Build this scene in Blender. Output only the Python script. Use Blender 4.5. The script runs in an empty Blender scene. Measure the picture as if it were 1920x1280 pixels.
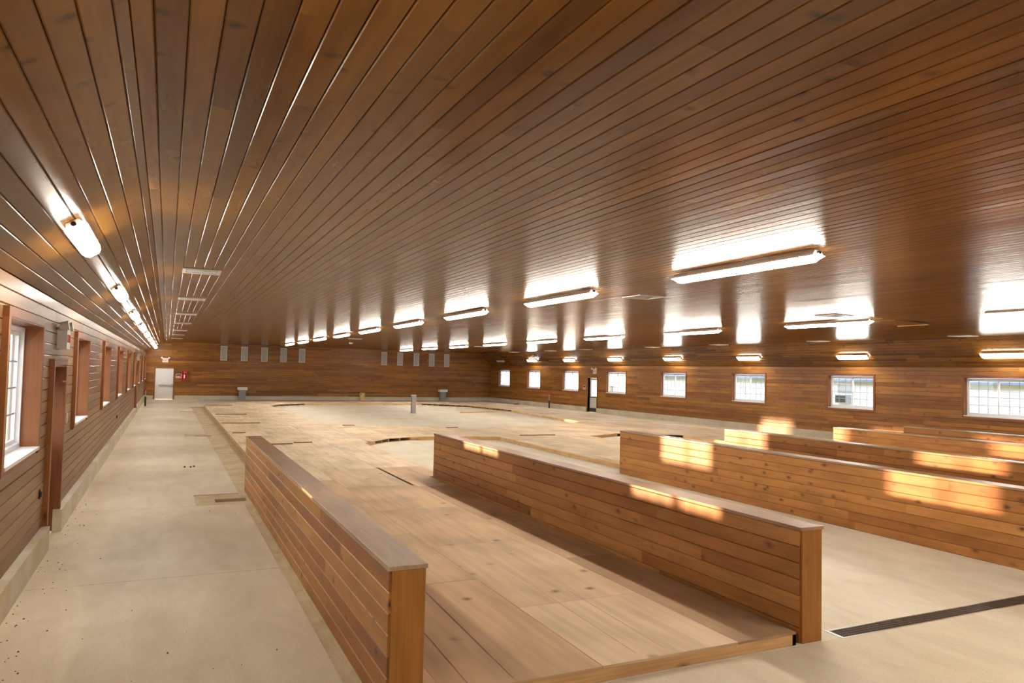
import bpy, math, random
from mathutils import Matrix, Vector
from mathutils.geometry import delaunay_2d_cdt

random.seed(7)
scn = bpy.context.scene
COL = scn.collection

# ---------------------------------------------------------------- camera
FPX, YAW, PITCH, ROLL = 1368.0, .440133, .04255, .02297
CAM = Vector((0, 0, 2.25))
_f = Vector((math.sin(YAW) * math.cos(PITCH), math.cos(YAW) * math.cos(PITCH), math.sin(PITCH)))
_r0 = Vector((math.cos(YAW), -math.sin(YAW), 0))
_u0 = _r0.cross(_f)
_r = _r0 * math.cos(ROLL) + _u0 * math.sin(ROLL)
_u = -_r0 * math.sin(ROLL) + _u0 * math.cos(ROLL)
cd = bpy.data.cameras.new('camera')
cam = bpy.data.objects.new('camera', cd)
COL.objects.link(cam)
cd.sensor_width = 36.0
cd.lens = FPX / 1920 * 36.0
cd.clip_end = 400
M = Matrix(((_r.x, _u.x, -_f.x, CAM.x), (_r.y, _u.y, -_f.y, CAM.y), (_r.z, _u.z, -_f.z, CAM.z), (0, 0, 0, 1)))
cam.matrix_world = M
scn.camera = cam

# ---------------------------------------------------------------- sky, sun, exposure
LIGHT_STRENGTH = 50.0
w = bpy.data.worlds.new('sky')
scn.world = w
w.use_nodes = True
w.cycles.sampling_method = 'NONE'
bg = w.node_tree.nodes['Background']
bg.inputs[0].default_value = (.80, .89, 1.0, 1)
bg.inputs[1].default_value = 3.8
sd = bpy.data.lights.new('sun', 'SUN')
sd.energy = 15.0
sd.color = (1.0, .56, .29)
sd.angle = .012
sun = bpy.data.objects.new('sun', sd)
COL.objects.link(sun)
SUN_DIR = Vector((1, -1.165, -.055 * 1.535)).normalized()
sun.rotation_euler = (-SUN_DIR).to_track_quat('Z', 'Y').to_euler()
sun.location = (-40, 60, 12)
scn.view_settings.view_transform = 'Standard'
scn.view_settings.look = 'None'
scn.view_settings.gamma = 1.0
scn.view_settings.use_curve_mapping = False
scn.view_settings.exposure = 0.58
scn.cycles.use_denoising = True
scn.cycles.max_bounces = 6
scn.cycles.use_adaptive_sampling = True
scn.cycles.adaptive_threshold = .03
scn.cycles.adaptive_min_samples = 20
scn.cycles.debug_bvh_type = 'STATIC_BVH'
scn.cycles.diffuse_bounces = 3
scn.cycles.glossy_bounces = 2
scn.cycles.transparent_max_bounces = 8
scn.cycles.sample_clamp_indirect = 1.5
scn.cycles.caustics_reflective = False
scn.cycles.caustics_refractive = False


def project(p):
    d = Vector(p) - CAM
    z = d.dot(_f)
    if z < .2:
        return None
    return 960 + FPX * d.dot(_r) / z, 640 - FPX * d.dot(_u) / z, z


# ---------------------------------------------------------------- materials
class NT:
    def __init__(self, name):
        self.m = bpy.data.materials.new(name)
        self.m.use_nodes = True
        self.t = self.m.node_tree
        self.t.nodes.clear()
        self.out = self.t.nodes.new('ShaderNodeOutputMaterial')

    def n(self, typ, **kw):
        nd = self.t.nodes.new(typ)
        for k, v in kw.items():
            setattr(nd, k, v)
        return nd

    def l(self, a, b):
        self.t.links.new(a, b)

    def val(self, op, a, b=None):
        nd = self.n('ShaderNodeMath', operation=op)
        for i, x in enumerate((a, b)):
            if x is None:
                continue
            if isinstance(x, (int, float)):
                nd.inputs[i].default_value = x
            else:
                self.l(x, nd.inputs[i])
        return nd.outputs[0]

    def scale(self, vec, s):
        nd = self.n('ShaderNodeVectorMath', operation='MULTIPLY')
        self.l(vec, nd.inputs[0])
        nd.inputs[1].default_value = s
        return nd.outputs[0]

    def noise(self, vec, scale=1.0, detail=3.0, rough=.5, dist=0.0):
        nd = self.n('ShaderNodeTexNoise')
        self.l(vec, nd.inputs['Vector'])
        nd.inputs['Scale'].default_value = scale
        nd.inputs['Detail'].default_value = detail
        nd.inputs['Roughness'].default_value = rough
        nd.inputs['Distortion'].default_value = dist
        return nd.outputs['Fac']

    def ramp(self, fac, stops):
        nd = self.n('ShaderNodeValToRGB')
        e = nd.color_ramp.elements
        while len(e) < len(stops):
            e.new(.5)
        for el, (p, c) in zip(e, stops):
            el.position = p
            el.color = (*c, 1) if len(c) == 3 else c
        self.l(fac, nd.inputs[0])
        return nd.outputs[0]

    def mix(self, fac, a, b, mode='MIX'):
        nd = self.n('ShaderNodeMix', data_type='RGBA', blend_type=mode)
        for inp, x in ((nd.inputs[0], fac), (nd.inputs[6], a), (nd.inputs[7], b)):
            if isinstance(x, (int, float)):
                inp.default_value = x
            elif isinstance(x, tuple):
                inp.default_value = (*x, 1)
            else:
                self.l(x, inp)
        return nd.outputs[2]

    def bsdf(self, col, rough=.5, spec=.5, metal=0.0, coat=0.0, coat_r=.1, bump=None, bstr=.1, bdist=.01):
        b = self.n('ShaderNodeBsdfPrincipled')
        for k, x in (('Base Color', col), ('Roughness', rough), ('Metallic', metal)):
            if isinstance(x, (int, float)):
                b.inputs[k].default_value = x
            elif isinstance(x, tuple):
                b.inputs[k].default_value = (*x, 1)
            else:
                self.l(x, b.inputs[k])
        b.inputs['Specular IOR Level'].default_value = spec
        b.inputs['Coat Weight'].default_value = coat
        b.inputs['Coat Roughness'].default_value = coat_r
        if bump is not None:
            bn = self.n('ShaderNodeBump')
            bn.inputs['Strength'].default_value = bstr
            bn.inputs['Distance'].default_value = bdist
            self.l(bump, bn.inputs['Height'])
            self.l(bn.outputs[0], b.inputs['Normal'])
            self.l(bn.outputs[0], b.inputs['Coat Normal'])
        self.l(b.outputs[0], self.out.inputs[0])
        return b


def mult(c, k):
    return tuple(min(1, x * k) for x in c)


def wood(name, light, mid, dark, rough=.35, spec=.5, coat=0.0, coat_r=.12, knots=True, bstr=.15, wav=0.0, knot=(.05, .018, .006), ks=(2.8, 5.5, 1), ring=.35, fb=0.0, kn=.45, fs=60, fa=.45):
    """stained boards: u runs along the board in metres, v across; 'rnd' is one number per board"""
    T = NT(name)
    uv = T.n('ShaderNodeUVMap').outputs[0]
    at = T.n('ShaderNodeAttribute', attribute_name='rnd').outputs['Fac']
    base = T.ramp(at, [(0.0, dark), (.45, mid), (.8, light), (1.0, mult(light, 1.12))])
    fine = T.noise(T.scale(uv, (fs / 50, fs, 1)), 1, 1, .6)
    cath = T.noise(T.scale(uv, (.9, 14, 1)), 1, 0, .5, 0)
    rings = T.val('FRACT', T.val('MULTIPLY', cath, 7.0))
    rings = T.ramp(rings, [(0, (.78, .78, .78)), (.55, (1, 1, 1)), (1, (.8, .8, .8))])
    blot = T.noise(T.scale(uv, (1.1, 5, 1)), 1, 2, .6)
    c = T.mix(ring, base, rings, 'MULTIPLY')
    c = T.mix(fa, c, T.ramp(fine, [(.3, (.72, .7, .68)), (.62, (1.08, 1.06, 1.02))]), 'MULTIPLY')
    c = T.mix(.8, c, T.ramp(blot, [(.32, (.70, .66, .62)), (.6, (1.06, 1.06, 1.06))]), 'MULTIPLY')
    if knots:
        vor = T.n('ShaderNodeTexVoronoi')
        wob = T.noise(T.scale(uv, (ks[0] * 4, ks[1] * 4, 1)), 1, 0)
        T.l(T.scale(uv, ks), vor.inputs['Vector'])
        vor.inputs['Scale'].default_value = 1
        d = T.val('ADD', vor.outputs['Distance'], T.val('MULTIPLY', T.val('SUBTRACT', wob, .5), .10))
        sel = T.n('ShaderNodeSeparateColor')
        T.l(vor.outputs['Color'], sel.inputs[0])
        on = T.val('GREATER_THAN', sel.outputs[0], kn)
        k = T.val('MULTIPLY', T.ramp(d, [(.06, (1, 1, 1)), (.10, (.55, .55, .55)), (.24, (0, 0, 0))]), on)
        c = T.mix(T.val('MULTIPLY', k, .85), c, knot)
    hgt = None
    if wav:
        hgt = T.val('MULTIPLY', T.noise(T.scale(uv, (.7, 16, 1)), 1, 0), wav)
    elif fb:
        hgt = T.val('MULTIPLY', fine, fb)
    rg = T.val('ADD', rough - .06, T.val('MULTIPLY', blot, .12))
    T.bsdf(c, rg, spec, 0, coat, coat_r, hgt, bstr, .004)
    return T.m


def plain(name, col, rough=.5, spec=.5, metal=0.0, var=.08, scale=9.0):
    T = NT(name)
    pos = T.n('ShaderNodeTexCoord').outputs['Object']
    nz = T.noise(pos, scale, 1, .6)
    c = T.ramp(nz, [(.3, mult(col, 1 - var)), (.7, mult(col, 1 + var))])
    T.bsdf(c, rough, spec, metal)
    return T.m


def concrete(name, a, b, stain, rough=.6, sc=1.0, stain_amt=.5, spec=.35):
    T = NT(name)
    pos = T.n('ShaderNodeNewGeometry').outputs['Position']
    big = T.noise(T.scale(pos, (.5 * sc, .5 * sc, 2)), 1, 2, .6)
    swirl = T.noise(T.scale(pos, (2.4 * sc, .8 * sc, 2)), 1, 3, .65, .8)
    fine = T.noise(pos, 55, 1, .6)
    c = T.ramp(big, [(.32, a), (.66, b)])
    c = T.mix(.7, c, T.ramp(swirl, [(.3, (.86, .84, .80)), (.62, (1.05, 1.05, 1.05))]), 'MULTIPLY')
    c = T.mix(.5, c, T.ramp(fine, [(.3, (.84, .82, .8)), (.6, (1.04, 1.04, 1.04))]), 'MULTIPLY')
    st = T.ramp(T.noise(T.scale(pos, (1.3, 1.3, 1.3)), 1, 3, .7), [(.55, (0, 0, 0)), (.72, (1, 1, 1))])
    c = T.mix(T.val('MULTIPLY', st, stain_amt), c, stain)
    T.bsdf(c, rough, spec, bump=fine, bstr=.08, bdist=.004)
    return T.m


def emission(name, col, s):
    T = NT(name)
    e = T.n('ShaderNodeEmission')
    e.inputs[0].default_value = (*col, 1)
    e.inputs[1].default_value = s
    T.l(e.outputs[0], T.out.inputs[0])
    return T.m


MAT = {}
MAT['ceil'] = wood('ceiling_wood', (0.205, 0.089, 0.013), (0.162, 0.066, 0.009), (0.112, 0.042, 0.005), rough=.22, spec=.24, bstr=.05, wav=.6, ring=.15, fs=22, fa=.3, ks=(4.4, 3.6, 1), kn=.42, knot=(.028, .016, .006))
MAT['wall'] = wood('wall_wood', (0.39, 0.172, 0.036), (0.32, 0.134, 0.025), (0.225, 0.088, 0.015), rough=.36, spec=.4, bstr=.16, kn=.3)
MAT['wall_left'] = wood('left_wall_wood', (0.31, 0.175, 0.08), (0.265, 0.142, 0.062), (0.205, 0.1, 0.04), rough=.34, spec=.5, bstr=.14)
MAT['part'] = wood('partition_wood', (0.48, 0.225, 0.064), (0.4, 0.172, 0.044), (0.31, 0.122, 0.03), rough=.42, spec=.4, bstr=.18, kn=.22, ks=(3.2, 5.5, 1), knot=(.035, .012, .004))
MAT['cap'] = wood('cap_wood', (0.48, 0.33, 0.2), (0.43, 0.28, 0.165), (0.36, 0.22, 0.12), rough=.36, spec=.5, bstr=.12, knots=False)
MAT['post'] = wood('post_wood', (0.50, 0.235, 0.045), (0.44, 0.195, 0.036), (0.36, 0.15, 0.027), rough=.38, spec=.4)
MAT['trim'] = wood('trim_wood', (0.33, 0.13, 0.042), (0.26, 0.093, 0.028), (0.185, 0.06, 0.017), rough=.36, spec=.45, bstr=.12)
MAT['ply'] = wood('plywood', (0.79, 0.63, 0.43), (0.70, 0.475, 0.275), (0.27, 0.165, 0.092), rough=.62, spec=.25, bstr=.08, knot=(.16, .075, .03), ks=(6.0, 21, 1), ring=.15, kn=.72)
MAT['rim'] = wood('rim_lumber', (0.84, 0.58, 0.29), (0.78, 0.5, 0.23), (0.62, 0.37, 0.15), rough=.55, spec=.3, bstr=.15, knot=(.20, .085, .03))
MAT['batten'] = wood('batten_wood', (.30, .15, .065), (.22, .10, .04), (.13, .055, .02), rough=.6, spec=.25, knots=False)
MAT['slab'] = concrete('slab_concrete', (.620, .525, .370), (.715, .625, .475), (.56, .43, .25), .55, 1.0, .35)
MAT['slab2'] = concrete('inner_slab_concrete', (.680, .605, .465), (.750, .685, .555), (.58, .49, .34), .6, 1.0, .3)
MAT['rough'] = concrete('rough_concrete', (.50, .39, .235), (.62, .50, .325), (.30, .21, .11), .8, 3.0, .5, .2)
MAT['found'] = concrete('foundation_concrete', (.560, .500, .370), (.690, .640, .510), (.56, .42, .16), .7, 1.6, .55, .25)
MAT['white'] = plain('white_paint', (.80, .79, .77), .4, var=.03)
MAT['vinyl'] = plain('white_vinyl', (.82, .84, .88), .35, var=.03)
MAT['doorw'] = plain('door_white_paint', (.80, .77, .74), .4, var=.03)
MAT['muntin'] = plain('muntin_blue_grey', (.36, .41, .50), .4, var=.04)
MAT['grey'] = plain('grey_metal', (.34, .34, .36), .4, metal=.3, var=.06)
MAT['grille'] = plain('grille_grey', (.40, .40, .40), .5, var=.05)
MAT['steel'] = plain('brushed_steel', (.55, .55, .57), .3, metal=.9, var=.05)
MAT['dark'] = plain('dark_metal', (.035, .03, .028), .5, var=.2)
MAT['iron'] = plain('grate_iron', (.14, .115, .09), .5, metal=.5, var=.2)
MAT['pit'] = plain('pit_shadowed_concrete', (.20, .16, .11), .9, var=.2)
MAT['red'] = plain('red_enamel', (.60, .02, .025), .35, var=.05)
MAT['signred'] = plain('sign_red', (.62, .05, .04), .5, var=.04)
MAT['housing'] = plain('fixture_housing', (.52, .48, .45), .4, var=.04)
MAT['chalk'] = plain('pink_chalk', (.62, .34, .30), .8, var=.1)
MAT['blackp'] = plain('black_plastic', (.02, .02, .02), .5, var=.2)
MAT['siding'] = plain('white_siding', (.80, .80, .80), .6, var=.03)
MAT['roof'] = plain('slate_blue_shingle', (.17, .21, .28), .8, var=.15, scale=3)
MAT['grass'] = plain('dry_grass', (.40, .34, .14), .9, var=.25, scale=.6)
MAT['lit'] = emission('lit_diffuser', (1.0, .915, .79), LIGHT_STRENGTH)
MAT['unlit'] = plain('unlit_diffuser', (.6, .58, .54), .4, var=.03)
MAT['sheath'] = plain('sheathing', (.35, .25, .15), .8, var=.1)


def glass():
    T = NT('window_glass')
    tr = T.n('ShaderNodeBsdfTransparent')
    tr.inputs[0].default_value = (.95, .97, .98, 1)
    gl = T.n('ShaderNodeBsdfGlossy')
    gl.inputs['Roughness'].default_value = .02
    fr = T.n('ShaderNodeLayerWeight')
    fr.inputs[0].default_value = .5
    fac = T.val('ADD', T.val('MULTIPLY', T.val('POWER', fr.outputs['Facing'], 5.0), .6), .03)
    mx = T.n('ShaderNodeMixShader')
    T.l(fac, mx.inputs[0])
    T.l(tr.outputs[0], mx.inputs[1])
    T.l(gl.outputs[0], mx.inputs[2])
    T.l(mx.outputs[0], T.out.inputs[0])
    return T.m


MAT['glass'] = glass()


# ---------------------------------------------------------------- geometry helpers
class Geo:
    def __init__(self):
        self.v, self.f, self.uv, self.rn = [], [], [], []

    def add(self, v, f, uv, rnd):
        o = len(self.v)
        self.v += v
        for face, u in zip(f, uv):
            self.f.append([i + o for i in face])
            self.uv.append(u)
            self.rn.append(rnd)

    def bar(self, P, D, W, N, L, wd, th, c=0.0, rnd=None, tilt=0.0):
        """board: P start corner on the seen face, D along, W across, N out of the seen face"""
        P, D, W, N = Vector(P), Vector(D), Vector(W), Vector(N)
        if rnd is None:
            rnd = random.random()
        uo, vo = random.uniform(0, 90), random.uniform(0, 60)
        if c > 0:
            prof = [(0, -th), (0, -c), (c, 0), (wd - c, 0), (wd, -c), (wd, -th)]
        else:
            prof = [(0, -th), (0, 0), (wd, 0), (wd, -th)]
        if tilt:
            prof = [(a, b + tilt * (a - wd / 2)) for a, b in prof]
        n = len(prof)
        vs = [tuple(P + D * l + W * a + N * b) for l in (0, L) for a, b in prof]
        fs, us = [], []
        acc = [0]
        for i in range(n):
            a, b = prof[i], prof[(i + 1) % n]
            acc.append(acc[-1] + math.hypot(a[0] - b[0], a[1] - b[1]))
        for i in range(n):
            j = (i + 1) % n
            fs.append([i, j, n + j, n + i])
            us.append([(uo, vo + acc[i]), (uo, vo + acc[i + 1]), (uo + L, vo + acc[i + 1]), (uo + L, vo + acc[i])])
        fs.append(list(range(n - 1, -1, -1)))
        us.append([(uo + prof[i][1], vo + prof[i][0]) for i in range(n - 1, -1, -1)])
        fs.append([n + i for i in range(n)])
        us.append([(uo + L + prof[i][1], vo + prof[i][0]) for i in range(n)])
        if D.cross(W).dot(N) < 0:
            pass
        else:
            fs = [list(reversed(x)) for x in fs]
            us = [list(reversed(x)) for x in us]
        self.add(vs, fs, us, rnd)
        return self

    def box(self, x0, x1, y0, y1, z0, z1, rnd=None):
        dx, dy, dz = x1 - x0, y1 - y0, z1 - z0
        if dx >= dy and dx >= dz:
            return self.bar((x0, y0, z1), (1, 0, 0), (0, 1, 0), (0, 0, 1), dx, dy, dz, 0, rnd)
        if dy >= dz:
            return self.bar((x0, y0, z1), (0, 1, 0), (1, 0, 0), (0, 0, 1), dy, dx, dz, 0, rnd)
        return self.bar((x0, y0, z0), (0, 0, 1), (1, 0, 0), (0, -1, 0), dz, dx, dy, 0, rnd)

    def cyl(self, a, b, r, n=12, r2=None):
        a, b = Vector(a), Vector(b)
        d = (b - a).normalized()
        x = d.orthogonal().normalized()
        y = d.cross(x)
        r2 = r if r2 is None else r2
        vs = []
        for p, rr in ((a, r), (b, r2)):
            for i in range(n):
                t = 2 * math.pi * i / n
                vs.append(tuple(p + x * (rr * math.cos(t)) + y * (rr * math.sin(t))))
        fs = [[i, (i + 1) % n, n + (i + 1) % n, n + i] for i in range(n)]
        fs += [list(range(n - 1, -1, -1)), list(range(n, 2 * n))]
        us = [[(0, 0)] * len(f) for f in fs]
        self.add(vs, fs, us, .5)
        return self

    def loft(self, rings, rnd=.5):
        """closed rings of equal length, capped"""
        n = len(rings[0])
        vs = [tuple(p) for r in rings for p in r]
        fs = []
        for k in range(len(rings) - 1):
            for i in range(n):
                j = (i + 1) % n
                fs.append([k * n + i, k * n + j, (k + 1) * n + j, (k + 1) * n + i])
        fs.append(list(range(n - 1, -1, -1)))
        fs.append([(len(rings) - 1) * n + i for i in range(n)])
        self.add(vs, fs, [[(0, 0)] * len(f) for f in fs], rnd)
        return self

    def mesh(self, name, mat):
        me = bpy.data.meshes.new(name)
        me.from_pydata(self.v, [], self.f)
        ul = me.uv_layers.new(name='UVMap')
        flat = [c for face in self.uv for p in face for c in p]
        ul.data.foreach_set('uv', flat)
        at = me.attributes.new('rnd', 'FLOAT', 'FACE')
        at.data.foreach_set('value', self.rn)
        me.materials.append(MAT[mat] if isinstance(mat, str) else mat)
        me.update()
        return me

    def obj(self, name, mat, parent=None):
        return link(name, self.mesh(name, mat), parent)


def link(name, me, parent=None, **props):
    o = bpy.data.objects.new(name, me)
    COL.objects.link(o)
    if parent is not None:
        o.parent = parent
    for k, v in props.items():
        o[k] = v
    return o


def tag(o, label, cat, group=None, kind=None):
    o['label'] = label
    o['category'] = cat
    if group:
        o['group'] = group
    if kind:
        o['kind'] = kind
    return o


def empty(name, loc=(0, 0, 0), rz=0.0):
    o = bpy.data.objects.new(name, None)
    o.empty_display_size = .2
    COL.objects.link(o)
    o.location = loc
    o.rotation_euler = (0, 0, rz)
    return o


def copy_tree(o, parent=None):
    c = o.copy()
    COL.objects.link(c)
    if parent is not None:
        c.parent = parent
    for ch in list(o.children):
        copy_tree(ch, c)
    return c


def text_mesh(s, size, depth=.004):
    cu = bpy.data.curves.new('lettering', 'FONT')
    cu.body = s
    cu.size = size
    cu.extrude = depth
    cu.align_x = 'CENTER'
    cu.align_y = 'CENTER'
    ob = bpy.data.objects.new('lettering', cu)
    COL.objects.link(ob)
    bpy.context.view_layer.update()
    me = bpy.data.meshes.new_from_object(ob.evaluated_get(bpy.context.evaluated_depsgraph_get()))
    bpy.data.objects.remove(ob)
    return me


# ---------------------------------------------------------------- room sizes (metres)
XW, XFL = -1.285, -1.20          # left boards, left foundation face
XR, XFR = 22.95, 22.87           # right boards, right foundation face
YF, YB = 52.5, -3.6              # far wall, wall behind the camera
ZE_L, ZE_R = 3.02, 2.75          # eaves
FL, FR = (-.20, 3.735), (22.0, 3.66)
PITCHB = .137


def zc(x):
    return FL[1] + (x - FL[0]) * (FR[1] - FL[1]) / (FR[0] - FL[0])


WL0, WLS = 7.45, 5.33            # left windows: outer casing start and spacing
LWIN = [WL0 + WLS * k for k in range(-2, 9)]
LWIN = [y for y in LWIN]
LW_W, LW_Z0, LW_Z1 = 1.85, 1.32, 2.63
LDOORS = [(10.42, 11.50), (37.0, 38.1)]
RWC = [3.5, 8.7, 13.9, 19.17, 24.43, 29.67, 34.82, 39.95, 45.05, 49.92]
RW_W, RW_Z0, RW_Z1 = 1.98, 1.22, 2.42
RDOOR = (36.82, 37.84)
FDOOR = (-.72, .42)
L_OPEN = [(y + .1, y + .1 + LW_W, LW_Z0, LW_Z1) for y in LWIN] + [(a, b, 0, 2.20) for a, b in LDOORS]
R_OPEN = [(c - RW_W / 2, c + RW_W / 2, RW_Z0, RW_Z1) for c in RWC] + [(RDOOR[0], RDOOR[1], 0, 2.07)]
F_OPEN = [(FDOOR[0], FDOOR[1], 0, 2.06)]


# ---------------------------------------------------------------- boarded surfaces
def cut_rows(s0, s1, t0, t1, openings, pitch=PITCHB, lmin=2.6, lmax=4.9):
    """boards (start, end, low, high) covering a rectangle less its openings"""
    out = []
    t = t1
    while t > t0 + .004:
        lo = max(t0, t - pitch)
        segs = [(s0, s1, lo, t)]
        for a, b, z0, z1 in openings:
            nxt = []
            for p, q, l, h in segs:
                if b <= p or a >= q or z1 <= l + .001 or z0 >= h - .001:
                    nxt.append((p, q, l, h))
                    continue
                if a > p:
                    nxt.append((p, a, l, h))
                if b < q:
                    nxt.append((b, q, l, h))
                pa, qb = max(a, p), min(b, q)
                if z1 < h - .012:
                    nxt.append((pa, qb, z1, h))
                if z0 > l + .012:
                    nxt.append((pa, qb, l, z0))
            segs = nxt
        for p, q, l, h in segs:
            s = p
            first = True
            while q - s > .02:
                e = s + random.uniform(lmin, lmax) * (random.uniform(.25, 1) if first else 1)
                first = False
                if q - e < .7:
                    e = q
                out.append((s, e, l, h))
                s = e
        t -= pitch
    return out


def boarded(parent, boards, to_world, mat, limit=290, part='plank'):
    """boards as parts: the ones that show largest are objects, the rest one joined part"""
    scored = []
    for b in boards:
        P, D, W, N, L, wd, th = to_world(b)
        P, D, W = Vector(P), Vector(D), Vector(W)
        pts = [project(P + D * (L * k) + W * (wd * j)) for k in (0, .5, 1) for j in (0, 1)]
        area = 0
        for k in range(2):
            q = [pts[2 * k], pts[2 * k + 1], pts[2 * k + 3], pts[2 * k + 2]]
            if any(x is None for x in q):
                continue
            q = [(min(max(x, -60), 1980), min(max(y, -60), 1340)) for x, y, _ in q]
            area += abs(sum(q[i][0] * q[(i + 1) % 4][1] - q[(i + 1) % 4][0] * q[i][1] for i in range(4))) / 2
        scored.append((area, b))
    order = sorted(range(len(scored)), key=lambda i: -scored[i][0])
    big = set(i for i in order[:limit] if scored[i][0] > 130)
    rest = Geo()
    for i, (_, b) in enumerate(scored):
        P, D, W, N, L, wd, th = to_world(b)
        cc = .007 if wd > .03 else .001
        P = Vector(P) + Vector(W) * .0014
        wd -= .0028
        if i in big:
            Geo().bar(P, D, W, N, L, wd, th, cc, None, random.gauss(0, .006)).obj(part, mat, parent)
        else:
            rest.bar(P, D, W, N, L, wd, th, cc, None, random.gauss(0, .006))
    if rest.f:
        o = rest.obj(part + '_field', mat, parent)
        o['kind'] = 'stuff'


def wall_boxes(g, make, s0, s1, t0, t1, openings):
    xs = sorted({s0, s1} | {v for o in openings for v in o[:2] if s0 < v < s1})
    for a, b in zip(xs, xs[1:]):
        m = (a + b) / 2
        zs = [(t0, t1)]
        for o in openings:
            if o[0] < m < o[1]:
                n = []
                for l, h in zs:
                    if o[2] > l:
                        n.append((l, min(h, o[2])))
                    if o[3] < h:
                        n.append((max(l, o[3]), h))
                zs = n
        for l, h in zs:
            if h - l > .001:
                make(g, a, b, l, h)


# left wall
wl = tag(empty('wall_left', (0, 0, 0)), 'long left wall of horizontal stained boards with a row of deep windows', 'wall', kind='structure')
bl = cut_rows(YB, YF, .26, ZE_L, L_OPEN)
boarded(wl, bl, lambda b: ((XW, b[0], b[2]), (0, 1, 0), (0, 0, 1), (1, 0, 0), b[1] - b[0], b[3] - b[2], .02), 'wall_left')
g = Geo()
wall_boxes(g, lambda g, a, b, l, h: g.box(XW - .24, XW - .021, a, b, l, h), YB, YF, 0, 3.95, L_OPEN)
g.obj('sheathing', 'sheath', wl)

# right wall
wr = tag(empty('wall_right', (22.95, 0, 0)), 'long right wall of horizontal stained boards with a row of windows', 'wall', kind='structure')
wr.location = (0, 0, 0)
br = cut_rows(YB, YF, .26, ZE_R, R_OPEN)
boarded(wr, br, lambda b: ((XR, b[0], b[2]), (0, 1, 0), (0, 0, 1), (-1, 0, 0), b[1] - b[0], b[3] - b[2], .02), 'wall', limit=290)
g = Geo()
wall_boxes(g, lambda g, a, b, l, h: g.box(XR + .021, XR + .24, a, b, l, h), YB, YF, 0, 3.95, R_OPEN)
g.obj('sheathing', 'sheath', wr)

# far wall and the wall behind the camera
wf = tag(empty('wall_far'), 'far end wall of horizontal stained boards with ten white grilles', 'wall', kind='structure')
bf = cut_rows(XW, XR, .24, 3.76, F_OPEN)
boarded(wf, bf, lambda b: ((b[0], YF, b[2]), (1, 0, 0), (0, 0, 1), (0, -1, 0), b[1] - b[0], b[3] - b[2], .02), 'wall', limit=290)
g = Geo()
wall_boxes(g, lambda g, a, b, l, h: g.box(a, b, YF + .021, YF + .24, l, h), XW - .24, XR + .24, 0, 3.95, F_OPEN)
g.obj('sheathing', 'sheath', wf)
wb = tag(empty('wall_back'), 'boarded end wall behind the viewer', 'wall', kind='structure')
bb = cut_rows(XW, XR, .24, 3.76, [])
boarded(wb, bb, lambda b: ((b[0], YB, b[2]), (1, 0, 0), (0, 0, 1), (0, 1, 0), b[1] - b[0], b[3] - b[2], .02), 'wall', limit=0)
g = Geo()
g.box(XW - .24, XR + .24, YB - .24, YB - .021, 0, 3.95)
g.obj('sheathing', 'sheath', wb)

# ceiling: flat field and two slopes
ce = tag(empty('ceiling'), 'wide flat ceiling of glossy stained tongue and groove boards', 'ceiling', kind='structure')
bc = cut_rows(YB, YF, FL[0] - .004, FR[0] + .084, [], lmin=2.4, lmax=4.9)
cw = Vector((FR[0] - FL[0], 0, FR[1] - FL[1])).normalized()
cn = Vector((cw.z, 0, -cw.x))
boarded(ce, bc, lambda b: ((b[2], b[0], zc(b[2])), (0, 1, 0), cw, cn, b[1] - b[0], b[3] - b[2], .02), 'ceil', limit=295)


def slope(name, label, ea, fo, limit):
    e = tag(empty(name), label, 'ceiling', kind='structure')
    A, B = Vector((ea[0], 0, ea[1])), Vector((fo[0], 0, fo[1]))
    d = (B - A)
    ln = d.length
    d.normalize()
    n = Vector((d.z, 0, -d.x))
    if n.z > 0:
        n = -n
    bs = [(p, q, ln - h, ln - l) for p, q, l, h in cut_rows(YB, YF, -.004, ln, [], lmin=2.2, lmax=4.6)]
    boarded(e, bs, lambda b: (A + d * b[2] + Vector((0, b[0], 0)), (0, 1, 0), d, n, b[1] - b[0], b[3] - b[2], .02), 'ceil', limit=limit)
    return A, d, n, ln


SL = slope('ceiling_slope_left', 'sloping strip of glossy boards between the left wall and flat ceiling', (XW, ZE_L), FL, 290)
SR = slope('ceiling_slope_right', 'sloping strip of glossy boards between the right wall and flat ceiling', (XR, ZE_R), FR, 290)
rf = Geo().box(XW - .6, XR + .6, YB - .6, YF + .6, 3.96, 4.10).obj('roof', 'sheath')  # unseen slab added to keep sun and sky out of the hall
tag(rf, 'unseen roof slab added above the ceiling boards to block sun and sky', 'roof', kind='structure')

# foundations
def foundation(name, label, spans, axis, c0, c1, h):
    e = tag(empty(name), label, 'foundation', kind='structure')
    for a, b in spans:
        n = max(1, round((b - a) / 2.44))
        for k in range(n):
            p, q = a + (b - a) * k / n, a + (b - a) * (k + 1) / n
            g = Geo()
            if axis == 'y':
                g.box(c0, c1, p + .001, q - .001, 0, h)
            else:
                g.box(p + .001, q - .001, c0, c1, 0, h)
            g.obj('panel', 'found', e)
    return e


foundation('baseboard_left', 'raised concrete foundation curb along the left wall', [(YB, LDOORS[0][0] - .08), (LDOORS[0][1] - .05, LDOORS[1][0] - .05), (LDOORS[1][1] + .05, YF - .09)], 'y', XW - .02, XFL, .285)
foundation('baseboard_right', 'raised concrete foundation curb along the right wall', [(YB, RDOOR[0] - .06), (RDOOR[1] + .06, YF - .09)], 'y', XFR, XR + .02, .285)
foundation('baseboard_far', 'raised concrete foundation curb along the far wall', [(XW - .02, FDOOR[0] - .06), (FDOOR[1] + .06, XR + .02)], 'x', YF - .085, YF + .02, .255)
foundation('baseboard_back', 'raised concrete foundation curb behind the viewer', [(XW, XR)], 'x', YB - .02, YB + .085, .255)

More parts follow.
